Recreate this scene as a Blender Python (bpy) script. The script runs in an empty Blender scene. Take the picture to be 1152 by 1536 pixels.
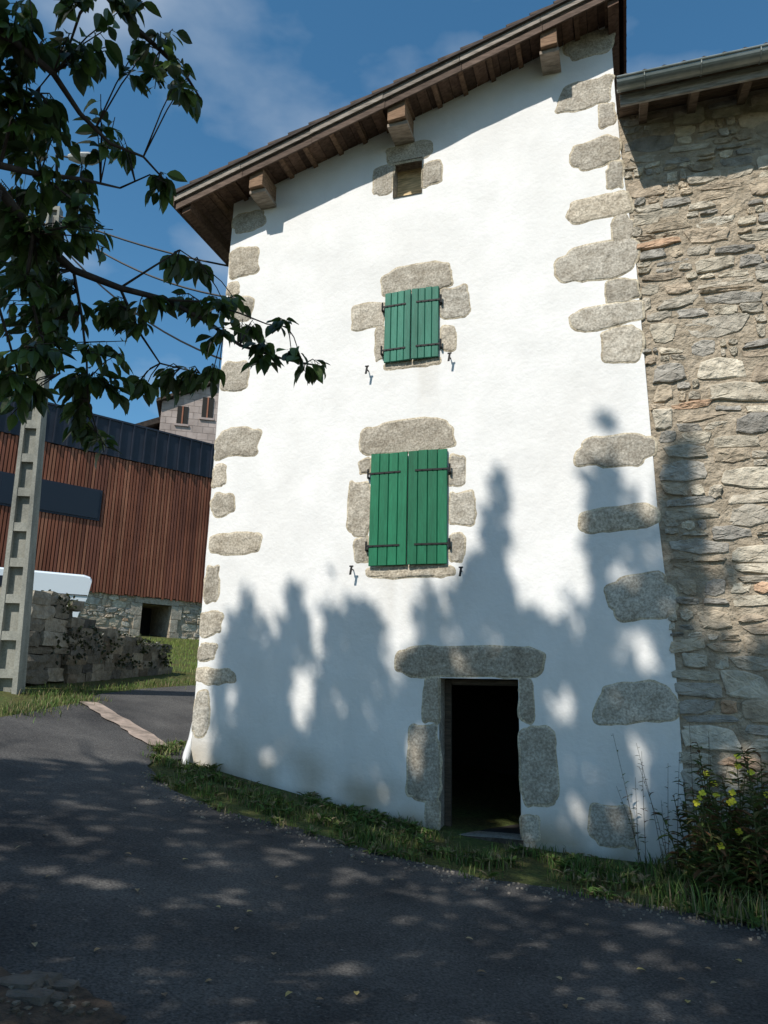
import math, bpy, bmesh, random
from mathutils import Vector, Matrix, noise
rnd=random.Random(7)
# ---------------------------------------------------------------- camera + survey of the real planes
C=Vector((0,-8.3,1.6)); yaw=math.radians(18); pit=math.radians(13.5); rol=math.radians(1.3); f=1109
F=Vector((-math.sin(yaw)*math.cos(pit),math.cos(yaw)*math.cos(pit),math.sin(pit)))
R0=Vector((math.cos(yaw),math.sin(yaw),0)); U0=R0.cross(F)
R=R0*math.cos(rol)+U0*math.sin(rol); U=U0*math.cos(rol)-R0*math.sin(rol)
def ray(x,y): return (F+R*((x-576)/f)+U*((768-y)/f))
def fac(x,y,Y=0.0):
    d=ray(x,y); t=(Y-C.y)/d.y; q=C+d*t; return (q.x,q.z)
KU=[-40,-10,-2,0,1.6,3,4.9,8.4,12,17,22,35,80,400]; KZ=[-1,-.25,-.03,0,.08,.3,.65,1.4,1.85,2.4,2.8,3.5,5,8]
def lin(u):
    u=max(KU[0],min(KU[-1],u))
    for i in range(len(KU)-1):
        if u<=KU[i+1]: return KZ[i]+(KZ[i+1]-KZ[i])*(u-KU[i])/(KU[i+1]-KU[i])
def H(X,Y):
    s=sum(lin(-X+k*.25) for k in range(-4,5))/9
    return s+.055*max(0,min(Y,60))
def gr(x,y):
    d=ray(x,y); t=1.0
    while t<90:
        q=C+d*t
        if q.z<H(q.x,q.y): return Vector((q.x,q.y,q.z))
        t+=.02
def dep(x,y,D): return C+ray(x,y).normalized()*D
B0=Vector((-17.3,19.8,0)); bd=Vector((.515,.857,0)); bn=Vector((.857,-.515,0))
LD=Vector((.35,1,-1.2))  # direction light travels
def var(c,a,b):
    k=rnd.uniform(a,b); return tuple(v*k for v in c)

cam=bpy.data.cameras.new('camera'); co=bpy.data.objects.new('camera',cam); bpy.context.scene.collection.objects.link(co)
m=Matrix((R,U,-F)).transposed().to_4x4(); m.translation=C; co.matrix_world=m
cam.sensor_width=36; cam.lens=36*f/1536; cam.clip_end=3000; cam.clip_start=.05
bpy.context.scene.camera=co

# ---------------------------------------------------------------- helpers
class M:
    def __init__(s): s.v=[];s.f=[];s.c=[];s.m=[]
    def add(s,vs,fs,col=(.5,.5,.5),mat=0):
        b=len(s.v); s.v+= [tuple(v) for v in vs]; s.f+=[tuple(i+b for i in q) for q in fs]
        s.c+=[col]*len(vs); s.m+=[mat]*len(fs)
    def fr(s,o,a,b,c,col=(.5,.5,.5),mat=0):
        o=Vector(o);a=Vector(a);b=Vector(b);c=Vector(c)
        vs=[o,o+a,o+a+b,o+b,o+c,o+a+c,o+a+b+c,o+b+c]
        s.add(vs,[(0,3,2,1),(4,5,6,7),(0,1,5,4),(1,2,6,5),(2,3,7,6),(3,0,4,7)],col,mat)
    def tube(s,pts,rad,n=7,col=(.5,.5,.5),mat=0):
        pts=[Vector(p) for p in pts]; vs=[];fs=[]
        for i,p in enumerate(pts):
            d=(pts[min(i+1,len(pts)-1)]-pts[max(i-1,0)]).normalized()
            a=d.orthogonal().normalized() if i==0 else (a-d*a.dot(d)).normalized()
            b=d.cross(a)
            for k in range(n):
                t=2*math.pi*k/n; vs.append(p+(a*math.cos(t)+b*math.sin(t))*rad[i])
        for i in range(len(pts)-1):
            for k in range(n):
                k2=(k+1)%n; fs.append((i*n+k,i*n+k2,(i+1)*n+k2,(i+1)*n+k))
        fs.append(tuple(range(n))[::-1]); fs.append(tuple((len(pts)-1)*n+k for k in range(n)))
        s.add(vs,fs,col,mat)
    def done(s,name,mats,parent=None,smooth=False,fixn=False):
        me=bpy.data.meshes.new(name); me.from_pydata(s.v,[],s.f)
        for mm in mats: me.materials.append(mm)
        me.polygons.foreach_set('material_index',s.m)
        ca=me.color_attributes.new('Col','FLOAT_COLOR','POINT')
        fl=[]
        for c in s.c: fl+= [c[0],c[1],c[2],1.0]
        ca.data.foreach_set('color',fl)
        if smooth: me.polygons.foreach_set('use_smooth',[True]*len(s.f))
        if fixn:
            bm=bmesh.new(); bm.from_mesh(me); bmesh.ops.recalc_face_normals(bm,faces=bm.faces); bm.to_mesh(me); bm.free()
        me.update()
        o=bpy.data.objects.new(name,me); bpy.context.scene.collection.objects.link(o)
        if parent: o.parent=parent
        return o
def empty(name,loc=(0,0,0)):
    o=bpy.data.objects.new(name,None); bpy.context.scene.collection.objects.link(o); o.empty_display_size=.2
    return o

def mat(name,base=None,rough=.9,attr=False,n=(), bump=(),transl=0,metal=0,spec=.3,speck=None):
    ma=bpy.data.materials.new(name); ma.use_nodes=True; nt=ma.node_tree; N=nt.nodes; Lk=nt.links
    bs=N['Principled BSDF']; bs.inputs['Roughness'].default_value=rough; bs.inputs['Metallic'].default_value=metal
    bs.inputs['Specular IOR Level'].default_value=spec
    tc=N.new('ShaderNodeTexCoord')
    if attr:
        a=N.new('ShaderNodeAttribute'); a.attribute_name='Col'; cur=a.outputs['Color']
    else:
        a=N.new('ShaderNodeRGB'); a.outputs[0].default_value=(*base,1); cur=a.outputs[0]
    def tex(scale,detail,st,kind='N',ro=.6):
        if st==(1,1,1): src=tc.outputs['Object']
        else:
            mp=N.new('ShaderNodeMapping'); mp.inputs['Scale'].default_value=st; Lk.new(tc.outputs['Object'],mp.inputs[0]); src=mp.outputs[0]
        t=N.new('ShaderNodeTexNoise'); t.inputs['Detail'].default_value=min(detail,4); t.inputs['Roughness'].default_value=ro; out=t.outputs['Fac']
        t.inputs['Scale'].default_value=scale; Lk.new(src,t.inputs['Vector']); return out
    for (sc,de,lo,hi,c1,c2,st) in n:
        o=tex(sc,de,st); r=N.new('ShaderNodeValToRGB'); r.color_ramp.elements[0].position=lo; r.color_ramp.elements[1].position=hi
        r.color_ramp.elements[0].color=(*c1,1); r.color_ramp.elements[1].color=(*c2,1); Lk.new(o,r.inputs[0])
        mx=N.new('ShaderNodeMix'); mx.data_type='RGBA'; mx.blend_type='MULTIPLY'; mx.inputs[0].default_value=1
        Lk.new(cur,mx.inputs[6]); Lk.new(r.outputs[0],mx.inputs[7]); cur=mx.outputs[2]
    if speck:
        for (sc,th,colr) in speck:
            o=tex(sc,2,(1,1,1)); r=N.new('ShaderNodeValToRGB'); r.color_ramp.elements[0].position=th; r.color_ramp.elements[1].position=th+.04
            Lk.new(o,r.inputs[0]); mx=N.new('ShaderNodeMix'); mx.data_type='RGBA'; Lk.new(r.outputs[0],mx.inputs[0]); Lk.new(cur,mx.inputs[6]); mx.inputs[7].default_value=(*colr,1); cur=mx.outputs[2]
    Lk.new(cur,bs.inputs['Base Color'])
    prev=None
    for (sc,de,strn,dist,st,kind) in bump:
        o=tex(sc,de,st,kind); b=N.new('ShaderNodeBump'); b.inputs['Strength'].default_value=strn; b.inputs['Distance'].default_value=dist
        Lk.new(o,b.inputs['Height'])
        if prev: Lk.new(prev,b.inputs['Normal'])
        prev=b.outputs[0]
    if prev: Lk.new(prev,bs.inputs['Normal'])
    if transl:
        tr=N.new('ShaderNodeBsdfTranslucent'); Lk.new(cur,tr.inputs[0]); ms=N.new('ShaderNodeMixShader'); ms.inputs[0].default_value=transl
        out=N['Material Output']; Lk.new(bs.outputs[0],ms.inputs[1]); Lk.new(tr.outputs[0],ms.inputs[2]); Lk.new(ms.outputs[0],out.inputs[0])
    return ma
I=(1,1,1)
m_plaster=mat('lime_plaster',None,.95,True,n=[(2.2,4,.3,.65,(.91,.91,.905),(1,1,1),(1,1,.6))],bump=[(2.5,2,.4,.03,I,'N'),(20,4,.45,.012,I,'N')])
m_granite=mat('granite',None,.95,True,n=[(6,4,.3,.7,(.66,.62,.55),(1.1,1.08,1.02),I),(42,3,.36,.64,(.66,.64,.62),(1.2,1.2,1.2),I)],bump=[(12,4,.8,.028,I,'N')])
m_rubble=mat('rubble_stone',None,.95,True,n=[(8,4,.28,.7,(.62,.59,.54),(1.2,1.17,1.10),I)],bump=[(11,4,1.0,.05,I,'N')])
m_mortar=mat('lime_mortar',(.46,.405,.325),1,n=[(6,4,.3,.7,(.55,.51,.45),(1.15,1.1,1.03),I)],bump=[(16,4,1,.05,I,'N')])
m_asphalt=mat('asphalt',(.072,.071,.070),.95,n=[(.9,4,.3,.7,(.55,.55,.56),(1.4,1.37,1.32),I),(60,3,.34,.66,(.55,.55,.56),(1.45,1.43,1.4),I)],speck=[(30,.71,(.20,.19,.17))],bump=[(45,3,.8,.014,I,'N')],spec=.2)
m_ground=mat('grassy_soil',(.075,.085,.03),1,n=[(1.5,4,.3,.7,(1.1,.75,.7),(.9,1.2,.8),I),(25,3,.3,.7,(.5,.5,.5),(1.4,1.4,1.3),I)],bump=[(20,3,.9,.05,I,'N')])
m_soil=mat('soil',(.08,.06,.045),1,n=[(12,4,.3,.7,(.5,.5,.5),(1.5,1.4,1.3),I)],bump=[(30,3,.9,.03,I,'N')])
m_wood=mat('weathered_wood',None,.9,True,n=[(6,4,.3,.7,(.5,.48,.46),(1.3,1.3,1.3),(1,4,8))],bump=[(30,3,.6,.006,(.5,3,5),'N')])
m_green=mat('green_paint',None,.6,True,n=[(5,4,.3,.75,(.72,.78,.76),(1.15,1.12,1.12),(3,1,.4)),(60,3,.35,.7,(.78,.82,.8),(1.15,1.12,1.12),(2,1,.15))],spec=.3)
m_iron=mat('black_iron',(.015,.015,.015),.6)
m_zinc=mat('zinc',(.28,.30,.29),.45,n=[(3,4,.3,.7,(.6,.65,.6),(1.2,1.2,1.2),I)],metal=.6)
m_tile=mat('clay_tile',(.09,.07,.058),.95,n=[(5,4,.3,.7,(.4,.4,.4),(1.3,1.2,1.1),I)])
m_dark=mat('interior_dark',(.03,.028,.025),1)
m_leaf=mat('cherry_leaf',None,.42,True,transl=.3,spec=.5)
m_leaf2=mat('broad_leaf',(.045,.08,.02),.7)
m_bark=mat('bark',(.06,.05,.042),.95,n=[(20,4,.3,.7,(.5,.5,.5),(1.5,1.4,1.4),I)])
m_grass=mat('grass_blades',None,.7,True,transl=.2)
m_conc=mat('concrete',None,.9,True,n=[(3,4,.3,.7,(.55,.56,.54),(1.15,1.15,1.1),(1,1,.4)),(40,3,.3,.7,(.8,.8,.8),(1.15,1.15,1.15),I)],bump=[(30,3,.4,.008,I,'N')])
m_cedar=mat('cedar_slats',None,.85,True,n=[(.9,4,.3,.7,(.62,.60,.6),(1.15,1.15,1.15),(1,1,.45))])
m_metal=mat('dark_standing_seam',(.022,.027,.04),.5,n=[(1,3,.3,.7,(.8,.8,.8),(1.3,1.3,1.3),I)],metal=0)
m_white=mat('white_paint',(.66,.72,.76),.3,spec=.5)
m_pvc=mat('pvc_pipe',(.6,.6,.58),.4)
m_glass=mat('dark_glass',(.012,.016,.025),.3,spec=.4)
m_petal=mat('petal',(.75,.68,.05),.6,transl=.2)
m_block=mat('concrete_block_wall',None,.95,True,n=[(1.5,3,.3,.7,(.75,.72,.7),(1.1,1.1,1.1),I)])
m_strip=mat('concrete_strip',(.33,.28,.24),.95,n=[(5,4,.3,.7,(.5,.48,.45),(1.3,1.2,1.15),I)],bump=[(30,3,.5,.01,I,'N')])

# ---------------------------------------------------------------- ground sheet
xs=[-900,-500,-250,-120,-70,-50,-40,-34]+[-30+.5*i for i in range(30)]+[-15+.25*i for i in range(89)]+[7.5,8,9,10,12,15,20,30,50,100,250,500,900]
ys=[-900,-500,-250,-120,-60,-40,-30,-24,-20,-18]+[-16+.5*i for i in range(12)]+[-10+.25*i for i in range(73)]+[8.5+.5*i for i in range(50)]+[34,36,40,50,70,120,250,500,900]
xs=sorted(set(xs)); ys=sorted(set(ys))
g=M(); nx=len(xs); vs=[]; fs=[]
for y in ys:
    for x in xs: vs.append((x,y,H(x,y)-.01))
for j in range(len(ys)-1):
    for i in range(nx-1): fs.append((j*nx+i,j*nx+i+1,(j+1)*nx+i+1,(j+1)*nx+i))
g.add(vs,fs); g.done('ground',[m_ground],smooth=True)

def sheet(name,poly,off,material,cut=.25):
    bm=bmesh.new(); vv=[bm.verts.new((p[0],p[1],0)) for p in poly]
    from mathutils.geometry import tessellate_polygon
    for t in tessellate_polygon([[Vector((p[0],p[1],0)) for p in poly]]):
        try: bm.faces.new([vv[i] for i in t])
        except: pass
    x0=min(p[0] for p in poly);x1=max(p[0] for p in poly);y0=min(p[1] for p in poly);y1=max(p[1] for p in poly)
    x=math.floor(x0/cut)*cut+cut
    while x<x1: bmesh.ops.bisect_plane(bm,geom=bm.verts[:]+bm.edges[:]+bm.faces[:],plane_co=(x,0,0),plane_no=(1,0,0)); x+=cut
    y=math.floor(y0/cut)*cut+cut
    while y<y1: bmesh.ops.bisect_plane(bm,geom=bm.verts[:]+bm.edges[:]+bm.faces[:],plane_co=(0,y,0),plane_no=(0,1,0)); y+=cut
    for v in bm.verts: v.co.z=H(v.co.x,v.co.y)+off
    bmesh.ops.recalc_face_normals(bm,faces=bm.faces)
    me=bpy.data.meshes.new(name); bm.to_mesh(me); bm.free(); me.materials.append(material)
    if me.polygons and me.polygons[0].normal.z<0: me.flip_normals()
    for p in me.polygons: p.use_smooth=True
    o=bpy.data.objects.new(name,me); bpy.context.scene.collection.objects.link(o); return o
edge=[gr(x,y) for x,y in [(1152,1395),(1080,1382),(1000,1365),(920,1352),(850,1338),(720,1318),(600,1288),(520,1268),(450,1245),(370,1228),(300,1205),(260,1188),(240,1172),(222,1150),(240,1124)]]
e2=[]
for a,b_ in zip(edge,edge[1:]):
    k=max(1,int((a-b_).length/.12))
    for i in range(k):
        p=a.lerp(b_,i/k); e2.append((p.x,p.y+.07*noise.noise(Vector((p.x*3,p.y*3,2)))+.03*noise.noise(Vector((p.x*11,p.y*11,2)))))
e2.append((edge[-1].x,edge[-1].y))
poly=[(9,-2.2),(3.5,-1.9)]+e2+[(-5.18,-.35),(-5.2,.3),(-5.2,7)]+[(gr(288,1029)).xy[:]]+[tuple(gr(x,y).xy) for x,y in [(215,1034),(150,1042),(125,1054),(60,1066),(0,1078)]]+[(-12,-2.5),(-15,-8),(-15,-16),(9,-16)]
sheet('asphalt_road',poly,.012,m_asphalt)
s1=gr(132,1056); s2=gr(243,1124); dd=(s2-s1); pp=Vector((-dd.y,dd.x,0)).normalized()*.15
A_=[];B_=[]
for i in range(17):
    p=s1.lerp(s2,i/16); A_.append((p-pp*(1+.5*noise.noise(p*4))).xy[:]); B_.append((p+pp*(1+.5*noise.noise(p*4+Vector((9,9,9))))).xy[:])
sheet('concrete_drain_strip',A_+B_[::-1],.03,m_strip)
sp=[gr(x,y).xy[:] for x,y in [(-60,1466),(0,1462),(20,1474),(42,1466),(70,1478),(88,1474),(105,1486),(128,1493),(140,1508),(165,1514),(172,1528),(190,1536)]]
sheet('soil_patch',sp+[(sp[-1][0]+.1,sp[-1][1]-.5),(sp[0][0],sp[-1][1]-.6)],.024,m_soil)

# ---------------------------------------------------------------- stone house (white)
house=empty('white_stone_house')
def wy(x,z): return .02*noise.noise(Vector((x*.6,z*.6,3)))+.009*noise.noise(Vector((x*2.3,z*2.3,9)))
XL=-5.11
def Xr(z):
    ks=[(-1,.5),(0,.5),(2,.49),(3.4,.42),(5,.39),(6.5,.36),(8,.27),(9,.24),(12,.22)]
    for a,b in zip(ks,ks[1:]):
        if z<=b[0]: return a[1]+(b[1]-a[1])*(z-a[0])/(b[0]-a[0])
    return .22
OV=.5
v0=fac(262,290,-OV); v1=fac(850,0,-OV); slope=(v1[1]-v0[1])/(v1[0]-v0[0])
ztop=lambda X: v0[1]+slope*(X-v0[0])
zsof=lambda X: ztop(X)-.16
def RC(a,b,c,d): return (fac(a,(b+d)/2)[0],fac((a+c)/2,d)[1],fac(c,(b+d)/2)[0],fac((a+c)/2,b)[1])
door=RC(659,1018,780,1262); door=(door[0],0.12,door[2],door[3]); sw=RC(590,240,633,293)
def grid_lines(a,b,step,extra):
    n=int((b-a)/step); L=[a+(b-a)*i/n for i in range(n+1)]
    L=[l for l in L if all(abs(l-e)>step*.35 for e in extra) or l in(a,b)]+[e for e in extra if a<e<b]
    return sorted(L)
gx=grid_lines(XL,.4,.09,[door[0],door[2],sw[0],sw[2]]); gz=grid_lines(-.4,11.4,.09,[door[1],door[3],sw[1],sw[3]])
w=M(); vs=[];fs=[];cs=[]
drips=[(RC(550,849,682,865),.9),(RC(578,541,660,551),.7)]
for z in gz:
    for x in gx:
        zz=min(z,zsof(x)+.05); xx=x
        if x>-.5: xx=-.5+(x+.5)*(Xr(zz)+.5)/.9
        vs.append((xx,wy(xx,zz),zz))
        g_=zz-H(xx,0); st_=1-.50*max(0,1-g_/.6)*(.6+.9*noise.noise(Vector((xx*3,zz*3,1))))
        st_*=1-.07*max(0,noise.noise(Vector((xx*.8,zz*.5,11))))-.08*max(0,1-g_/2.5)
        for r_,l_ in drips:
            if r_[0]<xx<r_[2] and r_[1]-l_<zz<r_[1]+.1: st_*=1-.20*max(0,noise.noise(Vector((xx*9,zz*.5,7)))+.25)*(1-(r_[1]-zz)/l_)
        st_=max(.45,min(1,st_)); k_=1-st_
        cs.append((.875*st_,.862*(st_-k_*.12),.83*(st_-k_*.3)))
n_=len(gx)
for j in range(len(gz)-1):
    for i in range(n_-1):
        cx=(gx[i]+gx[i+1])/2; cz=(gz[j]+gz[j+1])/2
        if any(r[0]<cx<r[2] and r[1]<cz<r[3] for r in (door,sw)): continue
        if gz[j]>zsof(gx[i])+.05 and gz[j]>zsof(gx[i+1])+.05: continue
        fs.append((j*n_+i,j*n_+i+1,(j+1)*n_+i+1,(j+1)*n_+i))
w.add(vs,fs); w.c=cs; w.done('plaster_facade',[m_plaster],house,smooth=True)
w=M()
D=8.0
def wallquad(pts): w.add(pts,[(0,1,2,3)],(.86,.85,.82))
wallquad([(XL,0,-.4),(XL,D,-.4),(XL,D,zsof(XL)),(XL,0,zsof(XL))])
wallquad([(.22,.02,-.4),(.22,D,-.4),(.22,D,zsof(.22)),(.22,.02,zsof(.22))])
wallquad([(XL,D,-.4),(.22,D,-.4),(.22,D,zsof(.22)),(XL,D,zsof(XL))])
w.done('side_walls',[m_plaster],house)
w=M()
def recess(r,d0,dep_,mi,back):
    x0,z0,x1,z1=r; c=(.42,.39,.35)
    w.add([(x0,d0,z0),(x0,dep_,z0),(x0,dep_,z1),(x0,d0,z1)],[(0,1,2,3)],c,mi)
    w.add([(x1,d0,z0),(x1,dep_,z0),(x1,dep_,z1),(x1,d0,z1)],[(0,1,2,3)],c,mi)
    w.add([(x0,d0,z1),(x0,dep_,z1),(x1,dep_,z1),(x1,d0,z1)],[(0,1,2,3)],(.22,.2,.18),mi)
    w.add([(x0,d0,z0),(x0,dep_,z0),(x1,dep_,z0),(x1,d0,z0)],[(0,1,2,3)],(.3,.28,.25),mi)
    if back is not None: w.add([(x0,dep_,z0),(x1,dep_,z0),(x1,dep_,z1),(x0,dep_,z1)],[(0,1,2,3)],(.80,.62,.36),back)
recess(door,-.01,.30,0,None); recess(sw,-.01,.20,0,2)
x0,z0,x1,z1=door; dd_=.30
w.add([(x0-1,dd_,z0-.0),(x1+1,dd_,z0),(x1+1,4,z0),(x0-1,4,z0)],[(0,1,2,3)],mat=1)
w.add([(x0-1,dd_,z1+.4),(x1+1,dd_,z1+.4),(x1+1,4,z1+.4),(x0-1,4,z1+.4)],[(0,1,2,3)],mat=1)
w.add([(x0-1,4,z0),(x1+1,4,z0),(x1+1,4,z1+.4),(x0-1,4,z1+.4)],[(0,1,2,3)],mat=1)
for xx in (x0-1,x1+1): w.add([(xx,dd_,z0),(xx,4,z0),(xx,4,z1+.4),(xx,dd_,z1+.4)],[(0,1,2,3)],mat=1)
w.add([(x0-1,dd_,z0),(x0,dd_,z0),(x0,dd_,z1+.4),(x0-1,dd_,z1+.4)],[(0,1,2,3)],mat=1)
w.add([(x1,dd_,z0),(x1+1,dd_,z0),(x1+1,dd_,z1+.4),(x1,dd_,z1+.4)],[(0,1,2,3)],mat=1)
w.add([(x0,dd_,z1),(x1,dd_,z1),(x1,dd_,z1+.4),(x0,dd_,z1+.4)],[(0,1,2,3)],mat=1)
w.fr((x0-.02,-.03,z0-.35),(x1-x0+.04,0,0),(0,.34,0),(0,0,.345),(.09,.075,.06),0)
w.fr((x0+.004,.24,z0),(.07,0,0),(0,.06,0),(0,0,z1-z0-.005),(.10,.08,.06),2); w.fr((x0+.08,.24,z1-.07),(x1-x0-.09,0,0),(0,.05,0),(0,0,.065),(.10,.08,.06),2)
w.done('door_and_window_recess',[m_granite,m_dark,m_wood],house)

st=M()
def slab(r,seed,ex=3.4,rough=.07,tone=None,arch=0,h=.007,tilt=0):
    x0,z0,x1,z1=r; cx=(x0+x1)/2; cz=(z0+z1)/2; a=(x1-x0)/2; b=(z1-z0)/2; n=56; q=random.Random(seed)
    if tone is None:
        t=q.uniform(.42,.62); wv=q.uniform(0,1); tone=(t,t*(.91+.05*wv),t*(.77+.11*wv))
    out=[]
    for k in range(n):
        t=2*math.pi*k/n; c=math.cos(t); s_=math.sin(t)
        px=math.copysign(abs(c)**(2/ex),c); pz=math.copysign(abs(s_)**(2/ex),s_)
        nn=1+noise.noise(Vector((c*1.3+seed*7.1,s_*1.3,seed)))*rough*3.2
        X=px*a*(1+(nn-1)*min(1,b/a*1.5)); Z=pz*b*nn+(arch*(1-px*px)*b if pz>0 else 0)
        X+=.016*noise.noise(Vector((X*9,Z*9,seed)))+.007*noise.noise(Vector((X*30,Z*30,seed))); Z+=X*tilt+.022*noise.noise(Vector((X*8,Z*8,seed+9)))+.008*noise.noise(Vector((X*28,Z*28,seed+4)))
        out.append((X,Z))
    P=lambda X,Z,o:(max(XL-.012,cx+X),wy(cx+X,cz+Z)-o,cz+Z)
    edge_c=(.62,.56,.45)
    vs=[];fs=[]
    for k in range(n):
        X,Z=out[k]; X2,Z2=out[(k+1)%n]; X1,Z1=out[k-1]; tx,tz=X2-X1,Z2-Z1; tl=math.hypot(tx,tz)+1e-6; nx_,nz_=tz/tl,-tx/tl
        lw=.012*(1+1.3*noise.noise(Vector((X*7,Z*7,seed+5))))
        for d_,o in ((-.012,.004),(lw,.0035),(lw+.012,-.004)): vs.append(P(X+nx_*d_,Z+nz_*d_,o))
    for k in range(n):
        k2=(k+1)%n
        for i in range(2): fs.append((k*3+i,k2*3+i,k2*3+i+1,k*3+i+1))
    st.add(vs,fs,edge_c)
    vs=[];fs=[]
    for sc,o in ((1.0,-.004),(.99,.005),(.95,h*.8),(.62,h),(.3,h)):
        for X,Z in out:
            dz=noise.noise(Vector(((cx+X*sc)*7,(cz+Z*sc)*7,seed)))*.010+noise.noise(Vector(((cx+X*sc)*20,(cz+Z*sc)*20,seed)))*.004 if sc<.97 else 0
            vs.append(P(X*sc,Z*sc,max(.0045,o+dz) if sc<.97 else o))
    vs.append(P(0,0,h))
    for i in range(4):
        for k in range(n): fs.append((i*n+k,i*n+(k+1)%n,(i+1)*n+(k+1)%n,(i+1)*n+k))
    for k in range(n): fs.append((4*n+k,4*n+(k+1)%n,5*n))
    st.add(vs,fs,tone)
RQ=[(850,45,918,85),(837,118,918,165),(898,155,924,190),(855,210,928,250),(910,245,934,285),(850,292,948,328),(918,325,950,362),(838,365,958,418),(905,418,957,455),(857,457,965,492),(903,490,962,545),(865,655,978,698),(870,760,988,795),(912,865,1012,930),(895,1025,1012,1085),(883,1208,952,1270)]
for i,r in enumerate(RQ): slab(RC(*r),10+i,tilt=.06 if r[2]-r[0]>70 else 0,rough=.10)
LQ=[(350,318,398,345),(345,372,388,415),(342,425,358,443),(345,448,380,480),(333,542,372,587),(322,643,388,686),(320,697,338,730),(318,740,350,772),(316,800,390,830),(308,850,328,905),(300,918,333,952),(298,965,324,990),(292,1003,350,1025),(288,1040,313,1105)]
for i,r in enumerate(LQ): slab(RC(*r),40+i,rough=.10)
oth=[((580,215,647,240),0),((560,250,589,292),0),((634,242,662,277),0),
 ((573,402,678,440),.35),((528,455,577,492),0),((564,490,577,540),0),((661,430,703,477),0),((661,490,683,525),0),((578,541,660,551),0),
 ((541,637,680,679),.3),((540,690,556,710),0),((522,722,555,805),0),((532,808,554,843),0),((674,684,697,730),0),((674,738,713,788),0),((674,800,695,842),0),((550,849,682,865),0),
 ((592,972,815,1016),.1),((635,1018,658,1085),0),((612,1083,659,1200),0),((640,1200,658,1245),0),((781,1018,800,1085),0),((781,1090,835,1207),0),((783,1225,808,1262),0)]
for i,(r,ar) in enumerate(oth): slab(RC(*r),70+i,arch=ar,rough=.07,ex=4.5)
st.done('granite_quoins_and_surrounds',[m_granite],house,smooth=True,fixn=True)

sh=M()
def shutter(r,ncol,col,zf):
    x0,z0,x1,z1=r; mid=(x0+x1)/2
    for side,(a,b) in enumerate(((x0,mid-.006),(mid+.006,x1))):
        n=ncol; wd=(b-a)/n
        piv=a if side==0 else b
        def Y(x,y): return y-abs(x-piv)*(.035 if side==0 else .055)
        for k in range(n):
            xa=a+k*wd+.003; xb=a+(k+1)*wd-.003; c=var(col,.82,1.18)
            zt=z1+rnd.uniform(-.004,.004)
            ya,yb=Y(xa,-.045),Y(xb,-.045); e=.006
            vs=[(xa,ya+.03,z0),(xb,yb+.03,z0),(xb,yb+.03,zt),(xa,ya+.03,zt),
                (xa,ya+e,z0),(xb,yb+e,z0),(xb,yb+e,zt),(xa,ya+e,zt),
                (xa+e,ya,z0+.003),(xb-e,yb,z0+.003),(xb-e,yb,zt-.003),(xa+e,ya,zt-.003)]
            sh.add(vs,[(3,2,1,0),(8,9,10,11),(0,1,5,4),(1,2,6,5),(2,3,7,6),(3,0,4,7),(4,5,9,8),(5,6,10,9),(6,7,11,10),(7,4,8,11)],c,0)
        for fz in zf:
            z=z0+(z1-z0)*fz; L=(b-a)*.82
            xa,xb=(a-.03,a+L) if side==0 else (b-L,b+.03)
            for s0 in range(6):
                p=xa+(xb-xa)*s0/6; q=xa+(xb-xa)*(s0+1)/6; ww=.011
                sh.fr((p,Y(p,-.052),z-ww),(q-p,Y(q,-.052)-Y(p,-.052),0),(0,.008,0),(0,0,ww*2),mat=1)
            for s0 in range(3):
                p=xa+(xb-xa)*(.2+.3*s0); sh.fr((p-.007,Y(p,-.058),z-.007),(.014,0,0),(0,.008,0),(0,0,.014),mat=1)
            px=a-.03 if side==0 else b+.03
            sh.tube([(px,-.05,z-.05),(px,-.05,z+.06)],[.012,.012],8,mat=1)
            sh.fr((px-.012,-.05,z-.055),(.024,0,0),(0,.07,0),(0,0,.02),mat=1)
shutter(RC(578,437,659,541),4,(.045,.22,.15),(.17,.80))
shutter(RC(556,679,672,848),4,(.014,.165,.08),(.17,.82))
for (px,py) in [(530,855),(693,857),(553,557),(676,538)]:
    x,z=fac(px,py); sh.tube([(x,.0,z),(x,-.08,z)],[.008,.008],6,mat=1); sh.fr((x-.02,-.09,z-.07),(.025,0,.0),(0,.01,0),(.015,0,.10),mat=1); sh.fr((x-.02,-.09,z+.025),(.05,0,0),(0,.01,0),(0,0,.016),mat=1)
sh.done('green_shutters',[m_green,m_iron],house)

# roof
rf=M()
XE=v0[0]; XR=fac(940,0,-OV)[0]; RD=D+.6
brown=(.13,.08,.055); grey=(.26,.23,.195)
def rz(x,off): return ztop(x)+off
def slab_roof(x0,x1,y0,y1,o0,o1,col,mi):
    rf.fr((x0,y0,rz(x0,o0)),(x1-x0,0,slope*(x1-x0)),(0,y1-y0,0),(0,0,o1-o0),col,mi)
x=XE+.02
while x<XR-.05:
    w_=min(rnd.uniform(.13,.17),XR-.01-x); slab_roof(x,x+w_-.008,-OV+.03,RD,-.155+rnd.uniform(-.004,.004),-.13,var(brown,.6,1.5),0); x+=w_
n=6
for k in range(n):
    a=XE+(XR-XE)*k/n; b=XE+(XR-XE)*(k+1)/n-.006; o=rnd.uniform(-.006,.006)
    slab_roof(a,b,-OV+o,-OV+.028+o,-.125,-.035,var(grey,.85,1.3),0)
    slab_roof(a+.02,b+.02,-OV+.03+o,-OV+.055+o,-.25,-.12,var((.12,.085,.065),.8,1.3),0)
x=XE+.15
while x<XR-.2:
    slab_roof(x,x+.06,-OV+.06,.05,-.20,-.163,var((.18,.11,.07),.7,1.3),0); x+=.36+rnd.uniform(-.03,.03)
slab_roof(XE,XR,-OV-.03,RD,-.03,-.005,(.06,.05,.045),0)
x=XE-.05
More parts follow.
